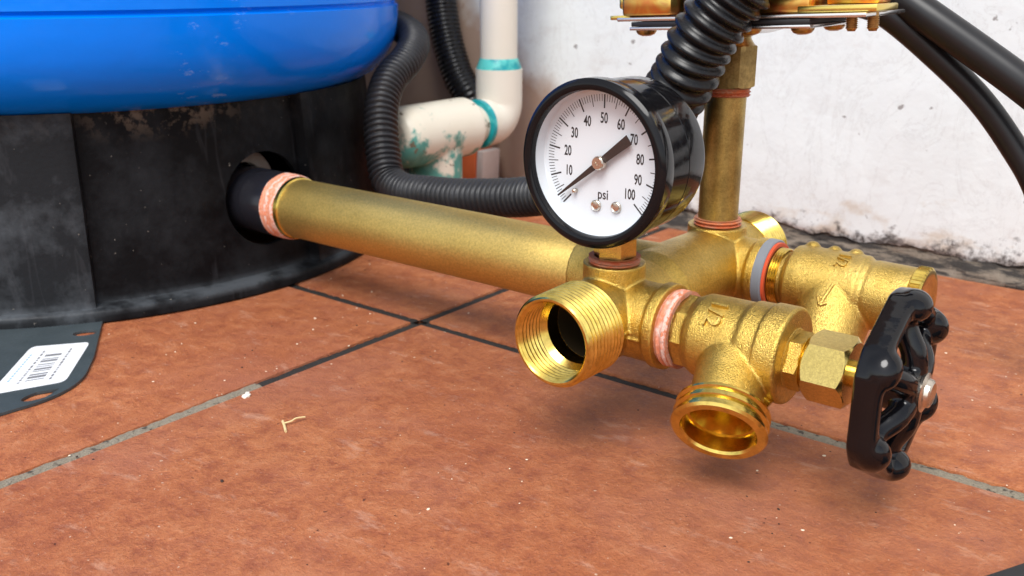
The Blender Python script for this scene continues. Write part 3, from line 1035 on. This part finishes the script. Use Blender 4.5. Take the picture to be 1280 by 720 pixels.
obj('diaphragm_plate', tb(bmesh.new(), (0, 0, -4.9), (79, 45, 1.4)), M['silver'], ps)
obj('base_plate', tb(bmesh.new(), (7, 0, -1.1), (106, 44, 1.6)), M['silver'], ps)
obj('plate_tip', tb(bmesh.new(), (-47, -8, -0.4), (10, 20, 1.8)), M['zinc_gold'], ps)
obj('bracket', tb(bmesh.new(), (-33, -3, 4.6), (24, 34, 9.2), 1.6), M['zinc'], ps)
obj('bracket_end', tb(bmesh.new(), (-46.4, -3, 6.0), (5.0, 26, 6.0), 1.2), M['zinc_gold'], ps)
obj('bracket_cover', tb(bmesh.new(), (-36, -3, 10.4), (24, 20, 1.8)), M['zinc_gold'], ps)
obj('contact_block', tb(bmesh.new(), (-2, 2, 6.0), (36, 28, 12), 1.0), M['rubber'], ps)
obj('contact_arm', tb(bmesh.new(), (18, -6, 3.2), (38, 24, 6.6), 1.2), M['zinc'], ps)
obj('terminal_strip', tb(bmesh.new(), (48, -8, 1.2), (30, 24, 2.6), 0.6), M['zinc_gold'], ps)
obj('terminal_bar', tb(bmesh.new(), (50, -2, 4.6), (20, 14, 4.0), 0.8), M['zinc'], ps)
for dx in (50.6, 58.6):
    p = PC + tilt @ Vector((dx, -10, -2.0))
    bm = lat(p, tilt @ Vector((0, 0, -1)), [(-3, 1.9)] + thread_prof(0, 5.2, 2.25, 0.75, 0.35) + [(5.3, 1.4)], seg=24, cap1=True)
    obj('terminal_bolt', fix(bm), M['screw'], ps, angle=30)
for dx, dy in ((-35, -16), (34, -16), (13, -17), (-35, 16), (34, 16)):
    p = PC + tilt @ Vector((dx, dy, -5.6))
    bm = lat(p, tilt @ Vector((0, 0, -1)), [(0, 4.4), (0.8, 4.3), (1.9, 3.4), (2.5, 1.8)], seg=28, cap1=True)
    obj('flange_screw', fix(bm), M['screw'], ps, angle=30)

# ================================================================== HOSES, CABLES, DRAIN PIPE
pts = [(-640, 560, 140), (-560, 548, 139), (-505, 518, 135), (-473, 492, 129), (-457, 468, 120.5), (-450, 446, 111), (-443, 431, 98), (-435, 421.5, 82),
       (-426, 414.5, 64), (-418, 410.5, 54.5), (-404, 408, 51.3), (-385, 406.6, 52.4), (-355.3, 406.1, 54.6), (-309.4, 405.1, 61.6), (-272, 395, 74), (-248, 384, 88), (-232, 375.5, 101)]
pts = resample(catmull(pts, 24), 0.55)
bm = sweep(bmesh.new(), pts, ribs(10.9, 2.3, 3.7), seg=24)
o = obj('corrugated_hose', bm, M['greyhose'], loc=(-355, 406, 42), angle=180)
tag(o, 'thin dark grey corrugated hose bending around the tank base above the brass pipe', 'hose', 'corrugated hoses')
pts = [(-240, 379, 94), (-222.4, 371.9, 108), (-206, 364, 122), (-195.6, 359.5, 134), (-187, 357.5, 150), (-177, 358.5, 165), (-163, 362, 184), (-140, 372, 220), (-118, 390, 268)]
pts = resample(catmull(pts, 24), 0.8)
bm = sweep(bmesh.new(), pts, ribs(13.8, 2.7, 5.6), seg=36)
o = obj('corrugated_hose', bm, M['hose'], loc=(-222, 372, 80), angle=180)
tag(o, 'thick glossy black corrugated hose rising behind the gauge past the pressure switch', 'hose', 'corrugated hoses')
pts = [(-545, 590, 330), (-541, 589, 230), (-536, 588, 165), (-528, 585, 130), (-515, 583, 100), (-503, 584, 82), (-500, 588, 66), (-510, 593, 50), (-535, 596, 38), (-580, 597, 28)]
pts = resample(catmull(pts, 20), 0.7)
bm = sweep(bmesh.new(), pts, ribs(12.6, 1.0, 3.4), seg=22)
o = obj('corrugated_hose', bm, M['hose'], loc=(-520, 584, 12), angle=180)
tag(o, 'black corrugated hose hanging on the wall between the tank and the cream pipe', 'hose', 'corrugated hoses')

pts = [(-150, 420, 176), (-136.1, 424.9, 166.5), (-119.6, 426.9, 156), (-100.5, 430, 143.4), (-81.9, 433, 130.5), (-50, 440, 106), (-15, 450, 74), (25, 464, 34), (65, 478, 12), (115, 492, 7), (330, 520, 7)]
bm = sweep(bmesh.new(), catmull(pts, 14), 6.8, seg=28)
o = obj('black_cable', bm, M['cable'], loc=(-81, 433, 120))
tag(o, 'thicker black cable leaving the pressure switch above the thinner one', 'cable', 'power cables')
pts = [(-156, 416, 164), (-145, 421, 161.5), (-137.2, 424.8, 157.5), (-122.9, 432.7, 145.0), (-103.6, 440.4, 126.6), (-88.5, 445.2, 107.6), (-76, 448, 88), (-66, 450, 60), (-56, 453, 28), (-40, 460, 9), (0, 480, 5.5), (330, 560, 5.5)]
bm = sweep(bmesh.new(), catmull(pts, 14), 5.3, seg=28)
o = obj('black_cable', bm, M['cable'], loc=(-88, 445, 100))
tag(o, 'thinner black cable curving down in front of the white wall under the thicker one', 'cable', 'power cables')

PX = -452.0
pv = thing('pvc_pipe', 'cream plastic pipe with an elbow, a green stained tee and teal cement rings', 'pipe', (PX, 556, 0))
obj('upright_pipe', fix(lat((PX, 557, 106), (0, 0, 1), [(0, 13.3), (420, 13.3)], seg=48, cap0=True, cap1=True)), M['pvc'], pv)
el = []
for k in range(13):
    a = math.radians(90 * k / 12)
    el.append(Vector((PX, 557 - 14 + 14 * math.cos(a), 86 - 14 * math.sin(a))))
pts = [Vector((PX, 557, 109)), Vector((PX, 557, 98))] + el + [Vector((PX, 537, 72)), Vector((PX, 533, 72))]
obj('elbow', fix(sweep(bmesh.new(), resample(pts, 2.0), 16.8, seg=40)), M['pvc'], pv)
obj('cement_ring', fix(lat((PX, 557, 107.5), (0, 0, 1), [(0, 14), (0, 16.4), (3.5, 15.8), (8.6, 13.7), (9.0, 13)], seg=48)), M['teal'], pv)
obj('short_pipe', fix(lat((PX, 545, 72), (0, -1, 0), [(0, 13.6), (40, 13.6)], seg=40)), M['pvc_stain'], pv)
obj('cement_ring', fix(lat((PX, 534, 72), (0, -1, 0), [(0, 13), (0, 17.4), (3.2, 17.0), (3.6, 13)], seg=48)), M['teal'], pv)
bm = bmesh.new()
lathe(bm, (PX, 519, 72), (0, -1, 0), [(0, 19.4), (1.2, 20.3), (60, 20.3), (66, 19.3), (70, 16.6), (72, 13)], cap0=True, cap1=True)
lathe(bm, (PX, 488, 72), (0, 0, -1), [(0, 18.2), (50, 18.2)], cap0=True, cap1=True)
cast('tee', bm, M['pvc_stain'], pv, voxel=1.0, smooth=6)
obj('drop_pipe', fix(lat((PX, 489, 26), (0, 0, -1), [(0, 13.4), (25.5, 13.4)], seg=40, cap1=True)), M['pvc'], pv)

cb = thing('clay_brick', 'orange clay brick leaning at the wall under the cream pipe tee', 'brick', (-528, 595, 0))
obj('brick_body', box(bmesh.new(), (-519, 592, 21.5), (46, 22, 42), None, 1.2), M['clay'], cb)
obj('mortar_end', box(bmesh.new(), (-492.4, 592, 21.2), (7, 21, 41), Matrix.Rotation(0.06, 3, 'Y'), 1.2), M['mortar'], cb)

# ================================================================== TAG PLATE WITH STICKER
tp = thing('tag_plate', 'dark slate plate with a white barcode sticker under the tank edge', 'plate', (-440, 190, 0))
poly = [(-520, 262), (-471, 249), (-463, 243), (-424.3, 216.8)]
def arc(c0, c1, c2, n=7):
    c0, c1, c2 = Vector(c0), Vector(c1), Vector(c2)
    return [tuple(c0.lerp(c1, k / n).lerp(c1.lerp(c2, k / n), k / n)) for k in range(n + 1)]
poly += arc((-412, 207), (-393.5, 193.5), (-394.0, 172))
poly += [(-396, 150), (-400, 120), (-470, 110), (-540, 150)]
def slot_pts():
    out = []
    for k in range(20):
        a = 2 * PI * k / 20
        u = math.cos(a) * 8.4
        wv = math.sin(a) * (4.0 if u < 0 else 4.0 * (1 - 0.75 * u / 8.4))
        out.append((-395.9 + wv, 178.6 + u))
    return out
def plate_bm(outer, holes, z0, z1):
    bm = bmesh.new()
    tops = []
    edges = []
    for loop in [outer] + holes:
        vs = [bm.verts.new((x, y, z1)) for x, y in loop]
        tops.append(vs)
        for i in range(len(vs)):
            edges.append(bm.edges.new((vs[i], vs[(i + 1) % len(vs)])))
    bmesh.ops.triangle_fill(bm, use_beauty=True, edges=edges)
    faces = list(bm.faces)
    r = bmesh.ops.extrude_face_region(bm, geom=faces)
    for v in [g for g in r['geom'] if isinstance(g, bmesh.types.BMVert)]:
        v.co.z = z0
    return fix(bm)
slot = [(x - 4.5, y) for x, y in slot_pts()]
hole = [(-457.0 + 4.0 * math.cos(a) - 2 * math.sin(a), 230.5 + 3.4 * math.sin(a) + 4 * math.cos(a)) for a in [2 * PI * k / 14 for k in range(14)]]
obj('plate_sheet', plate_bm(poly, [slot, hole], 0.3, 1.5), M['plate'], tp, smooth=False)
A, B_, C_, D_ = Vector((-442.7, 225.2)), Vector((-405.5, 192.5)), Vector((-417.2, 164.0)), Vector((-459, 204))
def quad_round(c, r=0.14, n=5):
    out = []
    for i in range(4):
        p, q, s = c[i - 1], c[i], c[(i + 1) % 4]
        out += arc(q.lerp(p, r), q, q.lerp(s, r * (1.0)), n)
    return out
st = obj('sticker', plate_bm(quad_round([A, B_, C_, D_], 0.10), [], 1.55, 1.7), M['paper'], tp, smooth=False)
def stq(u, v):
    """u along the long side away from the tank, v across towards the near side"""
    return A.lerp(B_, u).lerp(D_.lerp(C_, u), v)
bm = bmesh.new()
bb = bmesh.new()
def bar(bm, u0, v0, u1, v1):
    bm.faces.new([bm.verts.new((*stq(u, v), 1.76)) for u, v in ((u0, v0), (u1, v0), (u1, v1), (u0, v1))])
u = 0.24
for wv, gp in ((0.05, 0.05), (0.018, 0.02), (0.045, 0.045), (0.02, 0.03), (0.014, 0.03), (0.04, 0.02), (0.016, 0.05), (0.03, 0.02), (0.05, 0.03), (0.018, 0.02)):
    bar(bm, u, 0.36, u + wv, 0.62)
    u += wv + gp
for row, (va, vb) in enumerate(((0.24, 0.275), (0.68, 0.715))):
    u = 0.14
    while u < 0.86:
        L = random.uniform(0.02, 0.06)
        bar(bm, u, va, u + L, vb)
        u += L + random.uniform(0.012, 0.03)
u = 0.2
while u < 0.8:
    bar(bb, u, 0.86, u + 0.03, 0.89)
    u += 0.05
obj('barcode', fix(bm), M['print'], st, smooth=False)
obj('fine_print', fix(bb), M['printblue'], st, smooth=False)

# dark mat corner at the lower right
bm = plate_bm([(-52, 274), (-29, 318), (60, 322), (60, 272)], [], 0.3, 3.0)
o = obj('rubber_mat', bm, M['cable'], loc=(0, 300, 0), smooth=False)
tag(o, 'dark rubber mat whose corner lies on the front tile', 'mat')

# ================================================================== BITS ON THE FLOOR
def pebble(bm, c, r, flat=0.6):
    m = Matrix.Translation(c) @ Matrix.Rotation(random.uniform(0, 6), 4, 'Z') @ Matrix.Diagonal((r * random.uniform(0.8, 1.6), r, r * flat, 1))
    res = bmesh.ops.create_icosphere(bm, subdivisions=1, radius=1, matrix=m)
    for v in res['verts']:
        v.co += Vector((random.uniform(-1, 1), random.uniform(-1, 1), random.uniform(-1, 1))) * r * 0.18
def scatter(n, rmin, rmax, pw):
    bm = bmesh.new()
    k = 0
    while k < n:
        x, y = random.uniform(-470, -30), random.uniform(90, 600)
        if noise.noise(Vector((x * 0.012, y * 0.012, 5.0))) < random.uniform(-0.5, 0.45):
            continue
        if (x - TX) ** 2 + (y - TY) ** 2 < 205 ** 2:
            continue
        r = rmin + (rmax - rmin) * random.random() ** pw
        pebble(bm, (x, y, r * 0.3), r)
        k += 1
    return bm
o = obj('crumbs', scatter(750, 0.12, 0.62, 5), M['crumb'], loc=(-200, 300, 0), smooth=False)
tag(o, 'pale sandy crumbs scattered over the tiles', None, kind='stuff')
o = obj('specks', scatter(320, 0.12, 0.6, 4), M['speck'], loc=(-200, 300, 0), smooth=False)
tag(o, 'dark dirt specks scattered over the tiles', None, kind='stuff')
bm = bmesh.new()
sweep(bm, [Vector(p) for p in ((-298.6, 227.2, 0.9), (-294.6, 224.8, 1.0), (-290.6, 222.2, 0.7))], 0.55, seg=8)
sweep(bm, catmull([(-296.6, 226.0, 1.0), (-294.8, 228.4, 1.6), (-294.6, 231, 2.0), (-293.4, 234.6, 1.6)], 5), 0.35, seg=8)
o = obj('straw_twig', bm, M['straw'], loc=(-295, 226, 0))
tag(o, 'tiny forked yellow straw lying on the front tile', 'twig')
bm = bmesh.new()
pebble(bm, (-331.5, 234.0, 0.5), 1.7, 0.5)
pebble(bm, (-333.6, 236.2, 0.4), 1.2, 0.5)
o = obj('plaster_chip', bm, M['chip'], loc=(-332, 234, 0), smooth=False)
tag(o, 'white plaster chip beside the pale grout line', 'chip')
bm = bmesh.new()
pebble(bm, (-277.2, 182.2, 0.5), 0.9, 0.6)
o = obj('dirt_crumb', bm, M['speck'], loc=(-277.2, 182.2, 0), smooth=False)
tag(o, 'small black crumb on the front tile nearest the camera', 'crumb')
